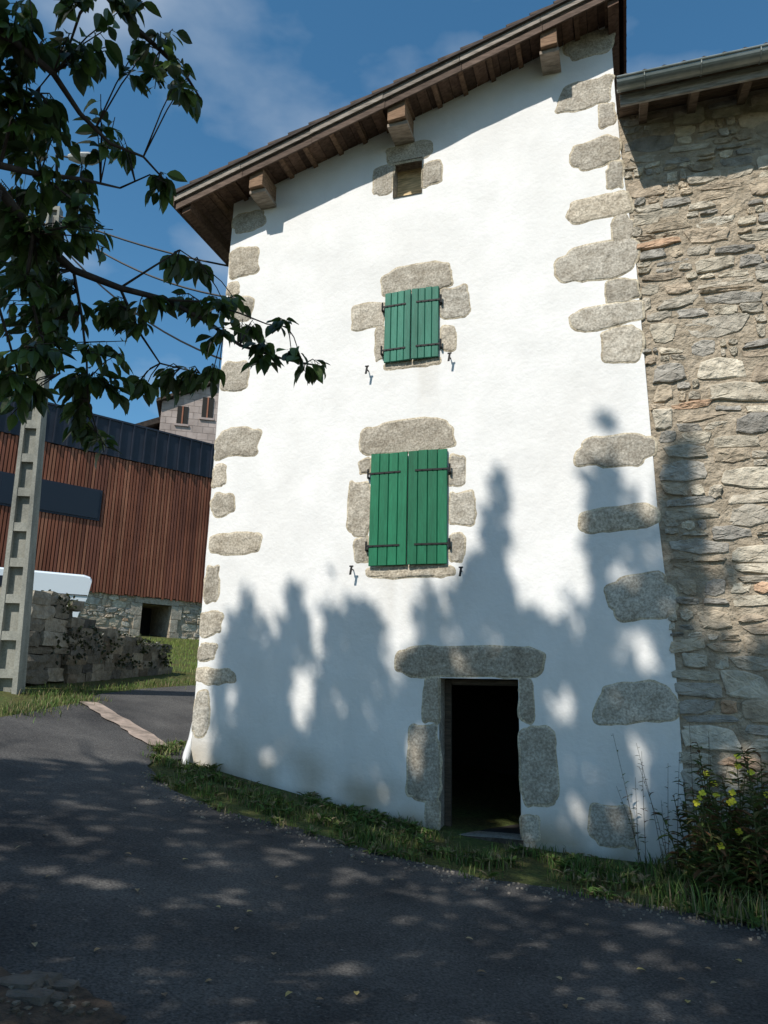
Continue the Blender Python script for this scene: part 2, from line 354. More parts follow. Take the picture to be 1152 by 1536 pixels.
while x<XR:
    p=Vector((x,-OV+.04,rz(x,.02))); q=Vector((x+.36,-OV+.04,rz(x+.36,.0)))
    rf.tube([p,q],[.07,.055],10,mat=1); x+=.3
slab_roof(XE-.04,XR+.02,-OV+.05,RD,-.003,.05,(.1,.1,.1),1)
yy=.0
while yy<RD:
    rf.tube([(XE-.06,yy,rz(XE-.06,.05)),(XR,yy,rz(XR,.05))],[.08,.08],8,mat=1); yy+=.22
for px,py,wd in [(390,275,.2),(598,188,.24),(824,66,.2)]:
    X,_=fac(px,py,-.3); zt=rz(X,-.165)-.05
    rf.fr((X-wd/2,-OV+.08,zt-.25),(wd,0,slope*wd*.3),(0,RD-.6,0),(0,0,.25),(.27,.17,.105),0)
    rf.fr((X-wd/2-.02,-OV+.14,zt-.25-.05),(wd+.04,0,0),(0,.4,0),(0,0,.05),(.36,.30,.24),0)
for X in (XE+.1,XR-.22): rf.fr((X,-OV+.08,rz(X,-.33)),(.13,0,slope*.13),(0,RD,0),(0,0,.17),brown,0)
rf.fr((XR-.03,-OV,rz(XR,-.30)),(.035,0,0),(0,RD,0),(0,0,.28),(.11,.06,.04),0)
rf.fr((XE-.03,-OV,rz(XE,-.2)),(.035,0,0),(0,RD,0),(0,0,.17),(.12,.08,.06),0)
rf.done('shed_roof',[m_wood,m_tile],house)
dp=M()
dp.tube([(XL-.06,.20,7.4),(XL-.06,.20,1.3),(XL-.08,.14,.95),(XL-.02,-.05,.78),(XL+.05,-.2,.62)],[.045]*5,10)
dp.done('downpipe',[m_pvc],house,smooth=True)

# ---------------------------------------------------------------- rubble masonry generator
pal=[(.52,.475,.40),(.58,.53,.44),(.48,.44,.375),(.42,.40,.365),(.62,.565,.47),(.54,.46,.36),(.46,.39,.305),(.56,.52,.45),(.36,.345,.32),(.60,.55,.46),(.50,.42,.33)]
def rubble(mm,u0f,u1,z0,z1f,tf,hmin,hmax,wmin,wmax,q,holes=(),relief=.03,gap=.02):
    def stone(a,b,c,d):
        cx=(a+b)/2;cz=(c+d)/2
        for h in holes:
            if h[0]<cx<h[2] and h[1]<cz<h[3]: return
        A=max(.02,(b-a)/2-gap*q.uniform(.1,.8));B=max(.02,(d-c)/2-gap*q.uniform(.1,.65)); n=18; h=relief*q.uniform(.25,1.2); col=q.choice(pal)
        if q.random()<.03: col=(.58,.40,.28)
        k_=q.uniform(.74,1.12); col=tuple(v*k_ for v in col)
        ex=q.uniform(4,9); tl=q.uniform(-.09,.09); sx=q.uniform(-.02,.02);sz=q.uniform(-.02,.02); s0=q.random()*100
        cut=[q.uniform(.68,1.04) for _ in range(4)]
        per=[]
        for k in range(n):
            t=2*math.pi*(k+.5)/n; c_=math.cos(t);s_=math.sin(t)
            nn=1+.16*noise.noise(Vector((c_*1.8+s0,s_*1.8,s0)))+q.uniform(-.05,.05)
            X=math.copysign(abs(c_)**(2/ex),c_); Z=math.copysign(abs(s_)**(2/ex),s_)
            qd=(0 if X>0 else 1)+(0 if Z>0 else 2)
            if abs(X*Z)>.5: nn*=cut[qd]
            X*=A*nn; Z=Z*B*nn+X*tl; per.append((X,Z))
        vs=[];fs=[]
        for sc,o in ((1.0,-.02),(.97,h*.7),(.86,h),(.45,h)):
            for X,Z in per:
                oo=o+((X*sx/A+Z*sz/B)*.5 if sc<1 else 0)+(q.uniform(-.005,.005) if sc<1 else 0)
                vs.append(tf(cx+X*sc,oo,cz+Z*sc))
        vs.append(tf(cx,h,cz))
        for i in range(3):
            for k in range(n): fs.append((i*n+k,i*n+(k+1)%n,(i+1)*n+(k+1)%n,(i+1)*n+k))
        for k in range(n): fs.append((3*n+k,3*n+(k+1)%n,4*n))
        mm.add(vs,fs,col)
    wob=lambda u,z:.13*noise.noise(Vector((u*.9,z*.9,5)))
    z=z0
    while z<z1f:
        h=q.uniform(hmin,hmax); u=u0f(z+h/2)+q.uniform(-.08,.06)
        while u<u1:
            w_=q.uniform(wmin,wmax)*(.6+h/hmax*.6); o=wob(u+w_/2,z)
            if h>hmax*.55 and q.random()<.5:
                s_=q.uniform(.3,.7)*h
                if q.random()<.5:
                    k=u+w_*q.uniform(.35,.65); stone(u,k,z+o,z+s_+o); stone(k,u+w_,z+o,z+s_*q.uniform(.8,1.1)+o)
                else: stone(u,u+w_,z+o,z+s_+o)
                if q.random()<.5:
                    k=u+w_*q.uniform(.35,.65); stone(u,k,z+s_+o,z+h+o); stone(k,u+w_,z+s_+o,z+h+o)
                else: stone(u,u+w_,z+s_+o,z+h+o)
            else: stone(u,u+w_,z+o,z+h+o+q.uniform(-.01,.01))
            u+=w_
        z+=h

# ---------------------------------------------------------------- rubble stone house at right
sthouse=empty('rubble_stone_house')
GY=-.68
gl=fac(922,118,GY); zg=fac(1036,98,GY)[1]-.13
mm=M(); q=random.Random(3)
rubble(mm,lambda z:Xr(z)+.02,7.2,-.35,zg+.05,lambda u,o,z:(u,.005-o,z),.10,.32,.17,.66,q,relief=.026,gap=.022)
mm.done('rubble_stones',[m_rubble],sthouse,smooth=False,fixn=True)
w=M()
vs=[];fs=[];nu=34
zz=[-.5+.15*i for i in range(int((zg+.9)/.15)+1)]
for z in zz:
    for i in range(nu+1):
        u=Xr(z)-.02+(7.2-Xr(z)+.02)*i/nu; vs.append((u,.004-.012*noise.noise(Vector((u*3,z*3,4)))+(.012 if i==0 else 0),z))
for j in range(len(zz)-1):
    for i in range(nu): a=j*(nu+1)+i; fs.append((a,a+1,a+nu+2,a+nu+1))
w.add(vs,fs)
w.add([(7.2,.01,-.5),(7.2,8,-.5),(7.2,8,zg+.2),(7.2,.01,zg+.2)],[(0,1,2,3)])
w.done('mortar_wall',[m_mortar],sthouse,smooth=True)
r2=M(); x0=gl[0]+.02; x1=8; sl2=.28
n=12;vs=[];fs=[]
for X in (x0,x1):
    for k in range(n+1):
        t=math.pi+math.pi*k/n; vs.append((X,GY+.095*math.cos(t),zg+.09+.095*math.sin(t)))
    for k in range(n+1):
        t=math.pi+math.pi*k/n; vs.append((X,GY+.088*math.cos(t),zg+.092+.088*math.sin(t)))
k_=n+1
for k in range(n):
    fs.append((k,k+1,2*k_+k+1,2*k_+k)); fs.append((k_+k+1,k_+k,3*k_+k,3*k_+k+1)); fs.append((k,k_+k,k_+k+1,k+1))
r2.add(vs,fs,mat=2)
r2.tube([(x0,GY-.098,zg+.095),(x1,GY-.098,zg+.095)],[.014,.014],8,mat=2)
X=x0+.3
while X<x1:
    r2.fr((X,GY-.1,zg+.08),(.02,0,0),(0,.2,0),(0,0,.012),mat=2)
    pts=[(X,GY+.1*math.cos(math.pi+math.pi*k/8),zg+.088+.1*math.sin(math.pi+math.pi*k/8)) for k in range(9)]
    r2.tube(pts,[.008]*9,5,mat=2); X+=.6
r2.fr((x0+.03,GY+.13,zg-.10),(x1-x0,0,0),(0,.03,0),(0,0,.16),(.34,.32,.29),0)
X=x0+.25
while X<x1:
    r2.fr((X,GY+.16,zg-.10),(.09,0,0),(0,3,3*sl2),(0,0,.12),(.15,.11,.08),0); X+=.55
y=GY+.1
while y<3:
    r2.fr((x0+.02,y,zg+.04+(y-GY-.1)*sl2),(x1-x0,0,0),(0,.142,.142*sl2),(0,0,.025),var((.14,.10,.07),.7,1.2),0); y+=.15
r2.fr((x0,GY+.04,zg+.085),(x1-x0,0,0),(0,7.5,7.5*sl2),(0,0,.04),mat=1)
X=x0+.1
while X<x1:
    r2.tube([(X,GY-.0,zg+.13),(X,7,zg+.13+sl2*7)],[.075,.075],8,mat=1); X+=.21
r2.done('eave_roof_and_gutter',[m_wood,m_tile,m_zinc],sthouse,fixn=False)

# ---------------------------------------------------------------- timber clad barn
barn=empty('timber_clad_barn')
def bp(u,o,z): p=B0+bd*u+bn*o; return (p.x,p.y,z)
b=M(); u=-20.
while u<8:
    t=rnd.random(); c=(.31,.11,.062) if t<.5 else ((.25,.092,.057) if t<.8 else (.37,.15,.085)); c=var(c,.85,1.12)
    o=Vector(bp(u,.10,5.08+rnd.uniform(-.06,.02))); b.fr(o,bd*.085,bn*.035,(0,0,5.55),c)
    u+=.13
b.fr(bp(-20,.02,5.08),bd*28,bn*.07,(0,0,5.55),(.09,.035,.022))
b.done('cedar_cladding',[m_cedar],barn)
b=M()
b.fr(bp(-20,-.0,10.63),bd*28,bn*.17,(0,0,1.5),mat=0)
b.fr(bp(-20,-.0,12.13),bd*28,bn*.22,(0,0,.08),mat=0)
u=-20
while u<8: b.fr(bp(u,.16,10.63),bd*.05,bn*.07,(0,0,1.5),mat=0); u+=.52
b.fr(bp(-20,-8,11.6),bd*28,bn*8.,(0,0,.3),mat=0)
b.fr(bp(-8.6,.10,7.95),bd*3.65,bn*.09,(0,0,1.1),mat=1)
b.fr(bp(-8.7,.08,7.87),bd*3.85,bn*.08,(0,0,1.26),mat=0)
b.done('metal_band_and_window',[m_metal,m_glass],barn)
b=M(); q=random.Random(9)
rubble(b,lambda z:-12,3,2.9,4.95,lambda u,o,z:bp(u,o,z),.14,.34,.2,.7,q,holes=[(-3.1,2.8,-1.0,5.0)],relief=.05,gap=.02)
b.done('barn_stone_base',[m_rubble],barn,smooth=False,fixn=True)
b=M()
b.fr(bp(-20,-8,2),bd*(17.31),bn*8.0,(0,0,3.07),mat=0); b.fr(bp(-1.42,-8,2),bd*9.4,bn*8.0,(0,0,3.07),mat=0); b.fr(bp(-2.7,-8,4.82),bd*1.3,bn*7.99,(0,0,.24),mat=0)
b.fr(bp(-20,-8,5.07),bd*28,bn*7.99,(0,0,6.5),mat=0)
b.fr(bp(-2.75,-2,3),bd*1.4,bn*.1,(0,0,2),mat=2)
for (a,c,z0_,z1_) in [(-3.12,-2.70,3.2,3.75),(-3.0,-2.70,3.77,4.3),(-3.15,-2.70,4.32,4.8),(-1.41,-1.0,3.2,3.7),(-1.41,-1.1,3.72,4.25),(-1.41,-.95,4.27,4.8),(-3.0,-1.1,4.82,5.05)]:
    b.fr(bp(a,-.3,z0_),bd*(c-a),bn*.36,(0,0,z1_-z0_),var((.50,.45,.38),.85,1.1),1)
b.done('barn_core',[m_mortar,m_granite,m_dark],barn)

# ---------------------------------------------------------------- grey block house behind
gh=empty('grey_block_house'); b=M()
A=dep(243,604,45); Bq=dep(340,571,45.5); wd=(Bq-A); wd.z=0; L=wd.length; wd.normalize(); bk=Vector((-wd.y,wd.x,0))
ext=10; sl=(Bq.z-A.z)/L
def gp(u,o,z): p=A+wd*u+bk*o; return (p.x,p.y,z)
z=3.0
while z<Bq.z+1.5:
    u=-.0+(.0 if int(z/.4)%2 else -.3)
    while u<ext:
        ua=max(u,0); ub=min(u+.6,ext); zt=min(z+.4,A.z+sl*(ua+ub)/2)
        if zt>z+.02 and ub>ua and z>10:
            k=rnd.uniform(.85,1.1); b.fr(gp(ua+.01,0,z+.01),wd*(ub-ua-.02),bk*.2,(0,0,zt-z-.02),(.42*k,.35*k,.31*k),0)
        u+=.6
    z+=.4
vs=[gp(0,.02,3),gp(ext,.02,3),gp(ext,.02,A.z+sl*ext),gp(0,.02,A.z),gp(0,8,3),gp(ext,8,3),gp(ext,8,A.z+sl*ext),gp(0,8,A.z)]
b.add(vs,[(0,1,2,3),(4,7,6,5),(0,3,7,4),(1,5,6,2),(3,2,6,7)],(.36,.30,.27),0)
for (a,b_,c,d) in [(265,612,283,640),(302,597,321,630)]:
    p=dep(a,d,45); q_=dep(c,b_,45)
    u0=(p-A).dot(wd);u1=(q_-A).dot(wd)
    b.fr(gp(u0,-.05,p.z),wd*(u1-u0),bk*.1,(0,0,q_.z-p.z),mat=1)
    b.fr(gp(u0-.1,-.1,p.z-.12),wd*(u1-u0+.2),bk*.12,(0,0,.12),(.4,.33,.3),0)
    b.fr(gp((u0+u1)/2-.04,-.08,p.z),wd*.08,bk*.1,(0,0,q_.z-p.z),(.3,.13,.08),0)
b.fr(gp(-.3,-.3,A.z-.06),Vector((wd.x*(ext+.3),wd.y*(ext+.3),sl*(ext+.3))),bk*9,(0,0,.18),mat=2)
p=dep(188,640,44); q_=dep(250,622,45)
dv=q_-p; b.fr(p,dv,bk*6,(0,0,-.35),mat=2); b.fr(Vector((p.x,p.y,3))+bk*.3,Vector((dv.x,dv.y,0)),bk*5,(0,0,p.z-3.3),(.33,.28,.25),0)
b.done('block_walls',[m_block,m_dark,m_tile],gh)

# ---------------------------------------------------------------- van behind the wall
van=M(); A=dep(140,862,24); dvx=Vector((.753,.658,0))
side=Vector((dvx.y,-dvx.x,0))
prof=[(-.02,1.72),(-.08,1.80),(-.25,1.85),(-2.9,1.9),(-3.3,1.8),(-3.9,1.15),(-4.6,1.0),(-4.75,.7),(-4.75,.3),(-.36,.3),(-.28,.7),(-.1,1.2)]
base=Vector((A.x,A.y,0)); zt0=A.z-1.87
vs=[]
for s_,ins in ((0,.06),(.07,0),(1.75,0),(1.82,.06)):
    for a,z in prof:
        zz_=z-(ins if z>1 else 0); aa=a*(1-ins*.1)
        vs.append(base-side*s_+dvx*aa+Vector((0,0,zt0+zz_)))
n=len(prof); fs=[]
for i in range(3):
    for k in range(n): fs.append((i*n+k,i*n+(k+1)%n,(i+1)*n+(k+1)%n,(i+1)*n+k))
fs.append(tuple(range(n))); fs.append(tuple(3*n+k for k in range(n))[::-1])
van.add(vs,fs,mat=0)
van.fr(base+side*.012-dvx*3.2+Vector((0,0,zt0+1.15)),dvx*.9,side*.01,(0,0,.5),mat=1)
van.fr(base+side*.012-dvx*4.6+Vector((0,0,zt0+1.22)),dvx*4.5,side*.015,(0,0,.025),mat=2)
van.fr(base+side*.012-dvx*1.9+Vector((0,0,zt0+.5)),dvx*.012,side*.006,(0,0,1.25),mat=2)
for a in (-.9,-3.8):
    for s_ in (.02,-1.65):
        p=base+dvx*a+side*s_+Vector((0,0,zt0+.33)); van.tube([p,p-side*.2],[.33,.33],18,mat=2)
van.done('parked_van',[m_white,m_glass,m_iron],fixn=True)

# ---------------------------------------------------------------- ruined dry stone wall
def block(mm,c,ax,ay,az,q,col):
    vs=[];idx={};fs=[]
    R3=(-1,0,1)
    for i in R3:
        for j in R3:
            for k in R3:
                if (i,j,k)==(0,0,0): continue
                l=math.sqrt(i*i+j*j+k*k); sph=1.35/l; tt=.2
                v=Vector((i,j,k))*(1-tt)+Vector((i,j,k))*sph*tt
                v+=Vector((q.uniform(-.12,.12),q.uniform(-.12,.12),q.uniform(-.12,.12)))
                idx[(i,j,k)]=len(vs); vs.append(c+ax*v.x+ay*v.y+az*v.z)
    for ax_ in range(3):
        for s in (-1,1):
            for a in (-1,0):
                for b_ in (-1,0):
                    def K(p,q_):
                        l=[p,q_]; l.insert(ax_,s); return idx[tuple(l)]
                    fs.append((K(a,b_),K(a+1,b_),K(a+1,b_+1),K(a,b_+1)))
    mm.add(vs,fs,col)
dw=M(); q=random.Random(5)
P0=Vector((-8.95,1.15,0)); P1=Vector((-9.45,5.6,0)); dv=(P1-P0); Lw=dv.length; dv.normalize(); pv=Vector((dv.y,-dv.x,0))
hs=lambda t: 1.35 if t<1.0 else max(.45,1.0-.16*(t-1))
def gtone(ks,base=(.42,.39,.335)):
    k=q.choice(ks); return tuple(v*k for v in base)
z=0
while z<1.35:
    h=q.uniform(.12,.26); sp_=q.uniform(.3,.7)
    for (a,b_) in ((0,sp_),(sp_,1.0+q.uniform(-.1,.15))):
        p=P0+dv*((a+b_)/2)-pv*.22+pv*q.uniform(-.03,.03); zz_=H(p.x,p.y)+z+h/2
        block(dw,p+Vector((0,0,zz_)),dv*(b_-a)*.5,pv*.28,Vector((0,0,h*.52)),q,gtone([.4,.55,.75,.85]))
    for (a,b_) in ((0,.45),(.45,1.0),(1.0,1.6)):
        p=P0+Vector((-.2-(a+b_)/2,.05,0)); zz_=H(p.x,p.y)+z+h/2
        block(dw,p+Vector((0,0,zz_)),Vector(((b_-a)*.5,0,0)),Vector((0,.25,0)),Vector((0,0,h*.52)),q,gtone([.35,.45,.6]))
    z+=h
for row in range(9):
    for sidei in (0,1,2):
        t=q.uniform(.95,1.1)
        while t<Lw:
            l=q.uniform(.18,.42); p=P0+dv*(t+l/2)-pv*(.18*sidei+.0); z=H(p.x,p.y)+row*.155+.05
            if row*.155<hs(t):
                cc=q.choice(pal); k=q.uniform(.2,.5)
                block(dw,p+Vector((0,0,z)),dv*l*.52,pv*.12,Vector((0,0,.085)),q,tuple(v*k for v in cc))
            t+=l
dw.done('dry_stone_wall',[m_rubble],smooth=False,fixn=True)

# ---------------------------------------------------------------- concrete utility pole
pole=empty('utility_pole'); b=M()
pb=gr(12,1036); topz=9.35; dirp=Vector((-.05,-.35,0))
pa=Vector((.93,.37,0)).normalized(); pc=Vector((-pa.y,pa.x,0))
def pl(t,a,c):
    z=pb.z-.3+(topz-pb.z+.3)*t; w_=.20*(1-t)+.10*t; d_=.15*(1-t)+.08*t
    p=Vector((pb.x,pb.y,0))+dirp*t+pa*a*w_+pc*c*d_; return (p.x,p.y,z)
cc=(.34,.335,.30)
NS=15
def seg(a0,a1,c0,c1,t0,t1):
    vs=[pl(t0,a0,c0),pl(t0,a1,c0),pl(t0,a1,c1),pl(t0,a0,c1),pl(t1,a0,c0),pl(t1,a1,c0),pl(t1,a1,c1),pl(t1,a0,c1)]
    b.add(vs,[(0,3,2,1),(4,5,6,7),(0,1,5,4),(1,2,6,5),(2,3,7,6),(3,0,4,7)],cc)
seg(-1,-.62,-1,1,0,1); seg(.62,1,-1,1,0,1); seg(-.62,.62,-.35,.35,0,1)
for k in range(NS+1):
    t=k/NS; seg(-.62,.62,-.93,.93,max(0,t-.008),min(1,t+.008))
b.done('pole_shaft',[m_conc],pole)
b=M(); T=Vector(pl(1,0,0))
lh=dep(103,236,(T-C).length-.2)
b.tube([T+Vector((0,0,-.5)),T+Vector((0,0,.15)),lh+Vector((-.25,0,.1)),lh],[.025,.025,.025,.02],8,mat=0)
vs=[];fs=[]
for i,(s_,wi,hi) in enumerate(((0,.05,.04),(.12,.11,.07),(.35,.13,.08),(.5,.06,.04))):
    for k in range(10):
        tt=2*math.pi*k/10; vs.append(lh+pa*s_+pc*math.cos(tt)*wi+Vector((0,0,math.sin(tt)*hi)))
for i in range(3):
    for k in range(10): fs.append((i*10+k,i*10+(k+1)%10,(i+1)*10+(k+1)%10,(i+1)*10+k))
fs+= [tuple(range(10)),tuple(30+k for k in range(10))]
b.add(vs,fs,mat=1)
b.tube([T+Vector((-.3,0,-.25)),T+Vector((.3,.1,-.25))],[.03,.03],6,mat=0)
b.done('street_lamp_head',[m_iron,m_conc],pole)
b=M()
for (px,py,dz,sag) in [(345,385,-.1,.1),(341,432,-.2,.25),(338,530,-.5,.3)]:
    x,z=fac(px,py); E=Vector((XL-.01,.3,z)); S=T+Vector((0,0,dz)); pts=[]
    for k in range(13):
        t=k/12; p=S.lerp(E,t); p.z-=sag*4*t*(1-t); pts.append(p)
    b.tube(pts,[.015]*13,5)
b.done('overhead_cable',[m_iron],pole)

# ---------------------------------------------------------------- leaves
def leaf(mm,p,d,up,L,w_,col,fold=.25,curl=.15):
    d=d.normalized(); s=d.cross(up)
    if s.length<1e-3: s=d.orthogonal()
    s.normalize(); n=s.cross(d)
    P=lambda a,b,c: p+d*a*L+s*b*w_+n*c*L
    vs=[P(0,0,0),P(.3,-.5,fold*.4),P(.68,-.4,fold*.35-curl*.3),P(1,0,-curl),P(.68,.4,fold*.35-curl*.3),P(.3,.5,fold*.4),P(.5,0,0)]
    mm.add(vs,[(0,6,1),(6,2,1),(6,3,2),(0,5,6),(6,5,4),(6,4,3)],col)
SH=[(.0,.0),(.14,.30),(.34,.5),(.56,.47),(.76,.30),(.9,.12),(1.0,0)]
def oleaf(mm,p,d,up,L,w_,col,fold,curl):
    d=d.normalized(); s=d.cross(up)
    if s.length<1e-3: s=d.orthogonal()
    s.normalize(); n=s.cross(d); vs=[]
    st_=.22*L
    for t,h in SH:
        c=-curl*t*t*L; vs.append(p+d*(t*L+st_)+n*c)
        if 0<t<1: vs+= [p+d*(t*L+st_)+s*h*w_+n*(c+fold*h*w_),p+d*(t*L+st_)-s*h*w_+n*(c+fold*h*w_)]
    fs=[(0,2,1),(0,1,3)]
    for i in range(4):
        a=1+3*i; b_=a+3; fs+=[(a,a+1,b_+1,b_),(a,b_,b_+2,a+2)]
    l=len(vs)-1; fs+=[(13,14,l),(13,l,15)]
    mm.add(vs,fs,col)
    mm.add([p-s*.0012,p+s*.0012,p+d*st_+s*.0012,p+d*st_-s*.0012],[(0,1,2,3)],col)
def rv(q):
    v=Vector((q.gauss(0,1),q.gauss(0,1),q.gauss(0,1))); return v.normalized()
ch=empty('cherry_tree'); wdm=M(); lf=M(); q=random.Random(21)
def bpath(pts,D0,D1):
    n=len(pts); return [dep(x,y,D0+(D1-D0)*i/(n-1)) for i,(x,y) in enumerate(pts)]
trunkb=Vector((-3.9,-8.0,H(-3.9,-8.0))); tk=[trunkb,trunkb+Vector((.1,.05,.9)),trunkb+Vector((.3,.15,1.8)),trunkb+Vector((.25,.2,3.0)),trunkb+Vector((.5,.1,4.6)),trunkb+Vector((.3,.0,6.2))]
wdm.tube(tk,[.17,.14,.12,.10,.07,.03],10)
fork=tk[2]; f2=tk[3]
brs=[
 (fork,[(-150,250),(-60,215),(0,285),(50,350),(110,405),(180,432),(250,450),(310,482),(360,518),(430,540),(485,550)],2.9,3.1,.012),
 (f2,[(-100,190),(0,248),(60,262),(120,268),(180,282)],2.8,3.1,.010),
 (f2,[(60,-90),(150,-20),(190,30),(240,75),(280,115),(302,150)],3.2,3.3,.010),
 (f2,[(-60,20),(20,60),(80,110),(120,170),(165,215),(215,235),(245,268)],2.7,2.9,.008),
]
subs=[([(110,405),(122,470),(130,540),(132,600),(146,650)],3.08,3.1,.006),([(250,450),(300,452),(360,470),(400,486),(430,490)],3.0,3.0,.005),
 ([(50,350),(40,420),(60,500),(90,560)],2.9,3.0,.007),([(180,432),(210,500),(240,545),(300,560)],3.1,3.2,.006),([(0,285),(-20,400),(10,500),(30,570)],2.7,2.8,.007),
 ([(150,-20),(120,20),(100,80),(60,130)],3.2,3.3,.006),([(60,262),(110,300),(140,340),(150,380)],3.0,3.1,.005),([(180,432),(230,400),(270,375),(300,395)],3.1,3.2,.005),([(0,248),(20,170),(60,140)],2.9,3.0,.006),([(180,282),(225,262),(250,275)],3.1,3.1,.004)]
anchors=[]
for o_,pts,D0,D1,r in brs:
    P=bpath(pts,D0,D1); full=[o_,o_.lerp(P[0],.5)+Vector((0,0,.15))]+P; n=len(full)
    wdm.tube(full,[max(.003,r*2*(1-i/n)**.9) if i>1 else r*2.4 for i in range(n)],7)
    anchors+=P
    for a,b_ in zip(P,P[1:]): anchors.append(a.lerp(b_,.5))
for pts,D0,D1,r in subs:
    P=bpath(pts,D0,D1); n=len(P); wdm.tube(P,[r*(1-i/n*.8) for i in range(n)],6); anchors+=P
    for a,b_ in zip(P,P[1:]): anchors.append(a.lerp(b_,.5))
blobs=[(20,60,42),(100,90,45),(160,55,45),(195,15,40),(230,60,36),(250,105,30),(285,145,26),(228,130,18),(235,270,28),(30,150,60),(80,200,50),(150,180,36),(185,215,25),(20,300,50),(60,240,48),(120,320,42),(50,400,58),(100,450,50),(30,480,58),(145,350,34),(80,330,40),(20,540,46),(255,385,32),(290,405,32),(220,455,36),(290,452,34),(340,450,34),(380,480,30),(420,488,22),(330,500,28),(400,535,34),(460,548,26),(435,546,26),(280,560,34),(240,575,34),(180,560,38),(310,565,22),(200,590,28),(130,570,34),(170,520,36),(128,645,34),(145,672,22),(118,610,34),(90,575,42),(60,530,46),(70,600,30),(30,595,34),(60,30,42),(120,20,42),(0,200,50),(110,270,38),(180,450,32),(10,380,50),(10,110,48),(40,340,45),(150,470,34),(95,510,40),(280,110,18),(60,440,46),(25,430,46),(200,490,28),(215,85,26),(60,370,40),(15,20,40),(355,460,24),(10,560,36)]
lcols=[(.06,.11,.025),(.08,.14,.03),(.04,.07,.02),(.11,.18,.045),(.065,.09,.03)]
def leafcluster(c,rad,n,q):
    a=min(anchors,key=lambda t:(t-c).length)
    for _ in range(max(1,n//5)):
        e=c+rv(q)*rad*q.uniform(.2,.9); mid=a.lerp(e,.5)+Vector((0,0,.02))
        wdm.tube([a,mid,e],[.003,.0022,.0015],5)
        ax=(e-a); ax.z=0
        ax=ax.normalized() if ax.length>.01 else Vector((1,0,0)); sd=Vector((-ax.y,ax.x,0))
        for k in range(7):
            t=.3+.7*(k+q.random()*.5)/7; p=(mid.lerp(e,(t-.5)*2) if t>.5 else a.lerp(mid,t*2))
            if (p-c).length>rad*1.2: p=c+(p-c).normalized()*rad
            d=ax*.5+sd*(.55 if k%2 else -.55)+Vector((0,0,-q.uniform(.2,1.4)))+rv(q)*.3; L=q.uniform(.05,.088)
            oleaf(lf,p,d,Vector((0,0,1))+rv(q)*.5,L,L*.52,q.choice(lcols),q.uniform(.2,.7),q.uniform(0,.35))
for (x,y,r_) in blobs:
    D_=q.uniform(2.75,3.35); c=dep(x,y,D_); rad=r_/1109*3.0
    leafcluster(c,rad,int(7+ (r_/28)**2*9),q)
for _ in range(45):
    c=trunkb+Vector((q.gauss(0,1.3),q.gauss(-.8,1.2),q.uniform(4.0,6.6))); anchors.append(tk[4]); leafcluster(c,.35,30,q)
wdm.done('trunk_and_branches',[m_bark],ch,smooth=True); lf.done('leaves',[m_leaf],ch)

# ---------------------------------------------------------------- tall trees across the road (behind the viewpoint)
prof=[(318,1040),(345,940),(375,890),(395,930),(410,975),(425,900),(437,845),(452,900),(470,950),(488,890),(505,860),(525,900),(560,915),(585,970),(605,1010),(625,920),(645,880),(665,910),(700,850),(722,830),(735,740),(745,665),(757,740),(775,850),(800,900),(830,940),(850,900),(870,880),(890,720),(905,595),(920,650),(935,760),(960,740),(975,820),(1000,700),(1020,650),(1040,740),(1060,850),(1085,880),(1100,830),(1125,900),(1150,920)]
prof=[fac(*p) for p in prof]; prof=[(-5.0,-6)]+[(-4.92,.3)]+prof+[(2.2,3.2),(2.6,4.5),(3.0,3),(3.6,5),(4.4,2.5),(5.5,5),(7,3)]
def ztopw(x):
    if x<prof[0][0] or x>prof[-1][0]: return -99
    for a,b_ in zip(prof,prof[1:]):
        if x<=b_[0]:
            return a[1]+(b_[1]-a[1])*(x-a[0])/max(1e-6,b_[0]-a[0])
holes=[(fac(455,1045),.18,.40),(fac(850,1065),.14,.20),(fac(400,1135),.22,.13),(fac(625,1130),.13,.3),(fac(960,1130),.14,.26),(fac(740,970),.10,.16),(fac(350,1060),.08,.22),(fac(560,1060),.08,.2),(fac(1095,915),.5,.22),(fac(960,975),.2,.25),(fac(930,860),.15,.2)]
q=random.Random(11)
TX=[-8.2,-5.2,-1.8,1.6]
tm=[(M(),M()) for _ in TX]
def emit(count,zlo,zhi,Lr,xhi=7,road=False):
    cnt=0; tries=0
    while cnt<count and tries<count*60:
        tries+=1
        x=q.uniform(-5.05,xhi); z=q.uniform(zlo,zhi); top=ztopw(x)
        e=top-z
        if e<0: continue
        n1=noise.noise(Vector((x*1.9,z*1.1,1.5))); n2=noise.noise(Vector((x*5,z*3.8,7))); n3=noise.noise(Vector((x*11,z*9,3)))
        nz=n1*.5+n2*.45+n3*.42
        if not road: th=-.22 if e>1.1 else (-.22+.28*(1-e/1.1))
        else: th=-.31 if z>-5.5 else -.36
        if nz<th: continue
        if any(((x-h[0][0])/h[1])**2+((z-h[0][1])/h[2])**2<1+nz*1.8 for h in holes): continue
        t=q.uniform(9.5,10.9)
        p=Vector((x-.35*t,-t,z+1.2*t))
        k=min(range(len(TX)),key=lambda i:abs(TX[i]-p.x)); L=q.uniform(*Lr)
        leaf(tm[k][1],p,rv(q),rv(q),L,L*.6,(.045,.08,.02)); cnt+=1
emit(20000,-.2,5.4,(.10,.17),3)
emit(12000,-8.5,0.2,(.18,.29),5,True)
emit(1200,0,5,(.2,.3))
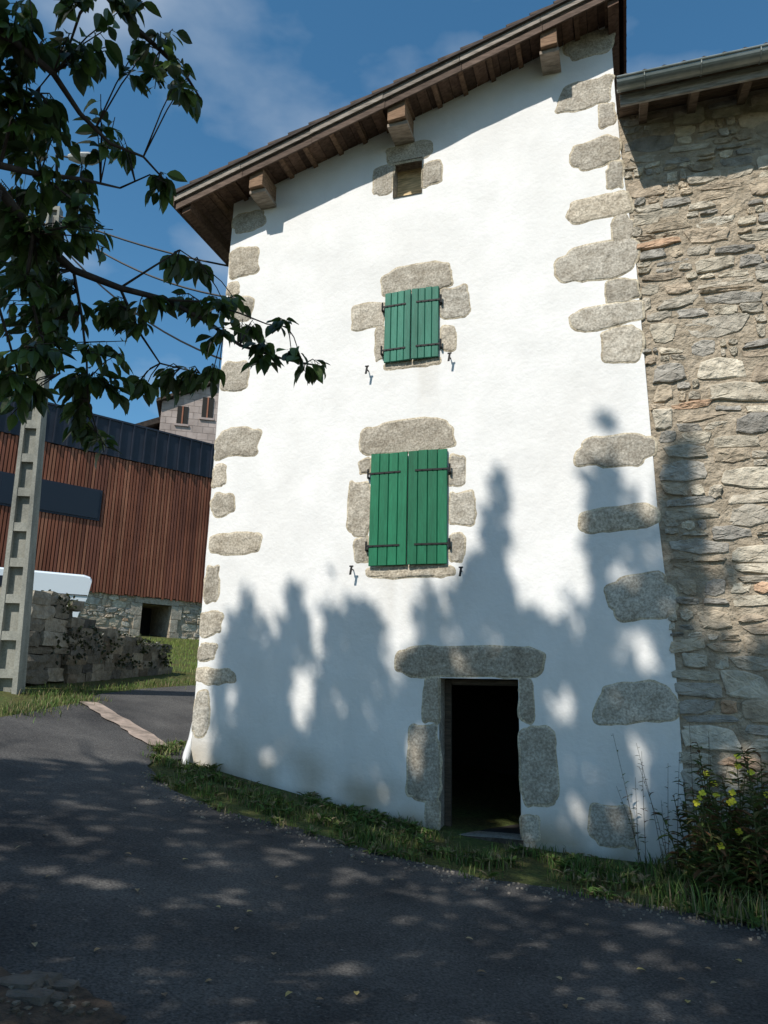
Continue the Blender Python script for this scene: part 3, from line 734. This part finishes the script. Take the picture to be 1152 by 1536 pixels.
for k,X in enumerate(TX):
    e=empty('deciduous_tree'); bz=H(X,-10.5)
    wdm=tm[k][0]; wdm.tube([(X,-10.5,bz),(X+.05,-10.5,bz+3),(X-.05,-10.4,bz+7),(X,-10.5,bz+11),(X+.1,-10.5,bz+12.5)],[.28,.2,.15,.08,.02],10)
    for i in range(22):
        h=bz+3.5+i*.38; s=q.uniform(.8,1.7); a=q.uniform(0,6.28); e_=Vector((X+math.cos(a)*s,-10.5+math.sin(a)*.9,h+q.uniform(.8,1.6)))
        wdm.tube([(X,-10.5,h),(X+math.cos(a)*s*.5,-10.5+math.sin(a)*.4,h+.5),e_],[.05,.03,.01],6)
    wdm.done('trunk_and_limbs',[m_bark],e,smooth=True); tm[k][1].done('foliage',[m_leaf2],e)

# ---------------------------------------------------------------- grass
def blades(mm,x,y,n,q,hmin,hmax,spread,cols,off=0):
    for _ in range(n):
        px=x+q.gauss(0,spread); py=y+q.gauss(0,spread); z=H(px,py)+off; h=q.uniform(hmin,hmax); a=q.uniform(0,6.28); w_=q.uniform(.003,.007)*(1 if hmax<.3 else 1.3)
        s=Vector((math.cos(a),math.sin(a),0)); l=Vector((-s.y,s.x,0))*h*q.uniform(.1,.7); b_=Vector((px,py,z-.01)); c=q.choice(cols); k=q.uniform(.7,1.3); c=tuple(v*k for v in c)
        mm.add([b_-s*w_,b_+s*w_,b_+s*w_*.8+l*.35+Vector((0,0,h*.6)),b_-s*w_*.8+l*.35+Vector((0,0,h*.6)),b_+l+Vector((0,0,h))],[(0,1,2,3),(3,2,4)],c)
gc=[(.10,.17,.035),(.08,.15,.03),(.14,.18,.045),(.18,.17,.07),(.06,.11,.025),(.22,.18,.10)]
gm=M(); q=random.Random(31)
epts=[(e.x,e.y) for e in edge][::-1]+[(3.5,-1.9),(9,-2.2)]
def edgeY(x):
    E=epts
    for a,b_ in zip(E,E[1:]):
        if a[0]<=x<=b_[0]: return a[1]+(b_[1]-a[1])*(x-a[0])/max(1e-6,b_[0]-a[0])
    return None
for _ in range(1800):
    x=q.uniform(-5.6,3.2); ey=edgeY(x)
    if ey is None: continue
    y=q.uniform(ey-.09,-.06) if x>-5.0 else q.uniform(ey-.03,ey+.5)
    cl=noise.noise(Vector((x*1.5,y*2.5,0)))
    if cl<-.08: continue
    if door[0]-.1<x<door[2]+.1 and y>-.3: continue
    blades(gm,x,y,int(9+14*cl),q,.03,.10+.10*max(0,cl)+(.14 if x>.2 else 0),.06,gc)
    if q.random()<.4:
        for k in range(7):
            a=q.uniform(0,6.28); leaf(gm,Vector((x,y,H(x,y)+.02)),Vector((math.cos(a),math.sin(a),q.uniform(.1,.9))),Vector((0,0,1)),q.uniform(.05,.13),.035,q.choice(gc))
gm.done('grass_verge',[m_grass])
gm=M()
for _ in range(2600):
    x=q.uniform(-17,-7.5); y=q.uniform(-1,19)
    if x> -9.4 and y<6: continue
    if (Vector((x,y,0))-B0).dot(bn)<.3: continue
    blades(gm,x,y,9,q,.04,.13,.2,[(.17,.24,.045),(.15,.21,.04),(.22,.23,.07)])
for (a,b_) in [((0,1072),(60,1060)),((60,1060),(128,1050)),((150,1036),(285,1024)),((35,1045),(120,1036))]:
    A_=gr(*a);B_=gr(*b_)
    for k in range(70):
        p=A_.lerp(B_,q.random()); blades(gm,p.x,p.y+.15,10,q,.03,.12,.14,gc)
gm.done('lawn_grass',[m_grass])
iv=M()
for _ in range(3400):
    t=q.uniform(.6,Lw); p=P0+dv*t+pv*q.uniform(-.45,.25); hh=hs(t)+.05; z=H(p.x,p.y)+q.uniform(.2,1)*hh+.08
    if noise.noise(Vector((t*1.6,z*2.5,0)))<-.10: continue
    leaf(iv,Vector((p.x,p.y,z)),rv(q)+Vector((.3,-.3,-.3)),rv(q),q.uniform(.05,.09),.05,q.choice([(.03,.04,.015),(.025,.03,.012),(.05,.06,.02)]))
iv.done('ivy',[m_leaf])

pr=M(); q=random.Random(77)
def stalk(x,y,h,lean,flower,dry=False):
    z=H(x,y); pts=[Vector((x,y,z)),Vector((x+lean[0]*.4,y+lean[1]*.4,z+h*.5)),Vector((x+lean[0],y+lean[1],z+h))]
    col=(.12,.08,.045) if dry else (.09,.10,.035)
    pr.tube(pts,[.006,.005,.003] if not dry else [.003,.0025,.0015],5,col,0)
    n=int(h*(60 if not dry else 16))
    for k in range(n):
        t=q.uniform(.05,1); p=pts[0].lerp(pts[1],t*2) if t<.5 else pts[1].lerp(pts[2],t*2-1)
        a=q.uniform(0,6.28); L=q.uniform(.08,.18)*(1.2-t*.6)*(.4 if dry else 1)
        leaf(pr,p,Vector((math.cos(a),math.sin(a),q.uniform(-.3,.8))),Vector((0,0,1)),L,L*.3,q.choice([(.07,.11,.025),(.09,.13,.03),(.13,.12,.04),(.15,.08,.035)]))
    if flower:
        c=pts[2]
        for f_ in range(q.choice([1,1,2])):
            cc_=c+Vector((q.uniform(-.05,.05),q.uniform(-.05,.05),-f_*.08)); fd=(Vector((q.uniform(-.6,.6),-1,q.uniform(0,.8)))).normalized(); o1=fd.orthogonal().normalized(); o2=fd.cross(o1)
            for k in range(4):
                a=k*math.pi/2+.4; d_=o1*math.cos(a)+o2*math.sin(a); s_=fd.cross(d_); r_=.8
                pr.add([cc_,cc_+d_*.02*r_-s_*.018*r_+fd*.008,cc_+d_*.036*r_-s_*.012*r_+fd*.012,cc_+d_*.036*r_+s_*.012*r_+fd*.012,cc_+d_*.02*r_+s_*.018*r_+fd*.008],[(0,1,2,3,4)],mat=1)
for i in range(130):
    x=q.uniform(.38,2.6); y=q.uniform(-1.5,-.35); stalk(x,y,q.uniform(.35,1.05)*(1.2 if x>.7 else .8),(q.uniform(-.2,.2),q.uniform(-.2,.1)),q.random()<.10)
for (px,py) in [(1085,1195),(1120,1250),(1097,1135),(1056,1160),(1140,1160),(1080,1200),(1100,1190)]:
    p=dep(px,py,7.15); stalk(p.x+q.uniform(-.05,.05),p.y,p.z-H(p.x,p.y),(q.uniform(-.03,.03),0),True)
pr.done('evening_primrose',[m_grass,m_petal])
pr=M()
for i in range(18):
    x=q.uniform(.0,.75); y=q.uniform(-.7,-.2); stalk(x,y,q.uniform(.5,1.4),(q.uniform(-.25,.25),q.uniform(-.1,.1)),False,True)
pr.done('dry_weeds',[m_grass])
fl=M(); q=random.Random(4)
spots=[(150,1432),(418,1321),(535,1503),(438,1498),(318,1480),(865,1510)]+[(q.uniform(0,1152),q.uniform(1180,1530)) for _ in range(45)]
for (x,y) in spots:
    p=gr(x,y)
    if p.y>-.5: continue
    leaf(fl,p+Vector((0,0,.03)),Vector((q.uniform(-1,1),q.uniform(-1,1),.05)),Vector((0,0,1)),q.uniform(.035,.06),.03,q.choice([(.45,.36,.12),(.3,.2,.09),(.35,.28,.15),(.2,.13,.07)]))
fl.done('fallen_leaves',[m_leaf])
gv=M()
for _ in range(700):
    x=q.uniform(-5,3); ey=edgeY(x)
    if ey is None: continue
    y=ey-abs(q.gauss(0,.2)); s=q.uniform(.003,.011)
    block(gv,Vector((x,y,H(x,y)+.012+s*.5)),Vector((s,0,0)),Vector((0,s,0)),Vector((0,0,s*.7)),q,q.choice([(.22,.2,.18),(.15,.14,.13),(.28,.25,.21)]))
for (x,y,s) in [(20,1482,.09),(55,1478,.07),(88,1488,.06),(40,1503,.08),(75,1506,.05)]:
    p=gr(x,y); block(gv,p+Vector((0,0,.01)),Vector((s*1.3,s*.2,0)),Vector((-s*.1,s*.7,0)),Vector((0,0,.03)),q,(.14,.12,.105))
for _ in range(110):
    x=q.uniform(0,175); y=q.uniform(1470,1534)
    if y<1462+x*.42: continue
    p=gr(x,y); s=q.uniform(.005,.015); block(gv,p+Vector((0,0,.024+s*.4)),Vector((s,0,0)),Vector((0,s,0)),Vector((0,0,s*.6)),q,q.choice([(.16,.13,.10),(.11,.09,.07),(.22,.19,.16)]))
gv.done('gravel',[m_rubble],fixn=True)

# ---------------------------------------------------------------- light
el=math.atan2(1.2,math.hypot(.35,1)); rot=math.atan2(-.35,-1)
sc=bpy.context.scene
W=bpy.data.worlds.new('World'); sc.world=W; W.use_nodes=True; nt=W.node_tree; N=nt.nodes; bg=N['Background']
sky=N.new('ShaderNodeTexSky'); sky.sky_type='NISHITA'; sky.sun_disc=False; sky.sun_elevation=el; sky.sun_rotation=rot; sky.ozone_density=2.0; sky.air_density=1.0; sky.dust_density=.3; sky.altitude=600
hsv=N.new('ShaderNodeHueSaturation'); hsv.inputs['Saturation'].default_value=1.22; hsv.inputs['Hue'].default_value=.487; nt.links.new(sky.outputs[0],hsv.inputs['Color'])
tc=N.new('ShaderNodeTexCoord'); mp=N.new('ShaderNodeMapping'); mp.inputs['Scale'].default_value=(1.3,1.3,2.6); mp.inputs['Location'].default_value=(1.7,.6,.9)
nz=N.new('ShaderNodeTexNoise'); nz.inputs['Scale'].default_value=2.2; nz.inputs['Detail'].default_value=6; nz.inputs['Roughness'].default_value=.48
rp=N.new('ShaderNodeValToRGB'); rp.color_ramp.elements[0].position=.50; rp.color_ramp.elements[1].position=.9
mx=N.new('ShaderNodeMix'); mx.data_type='RGBA'; mx.inputs[7].default_value=(5.0,5.4,5.8,1)
nt.links.new(tc.outputs['Generated'],mp.inputs[0]); nt.links.new(mp.outputs[0],nz.inputs['Vector']); nt.links.new(nz.outputs['Fac'],rp.inputs[0])
nt.links.new(rp.outputs[0],mx.inputs[0]); nt.links.new(hsv.outputs[0],mx.inputs[6]); nt.links.new(mx.outputs[2],bg.inputs[0]); bg.inputs[1].default_value=.15
sl_=bpy.data.lights.new('sun','SUN'); sl_.energy=5; sl_.angle=math.radians(.5); sl_.color=(1,.95,.88)
so=bpy.data.objects.new('sun',sl_); sc.collection.objects.link(so); so.rotation_euler=LD.to_track_quat('-Z','Y').to_euler(); so.location=(0,-10,20)
sc.view_settings.view_transform='Standard'; sc.view_settings.look='None'; sc.view_settings.exposure=0
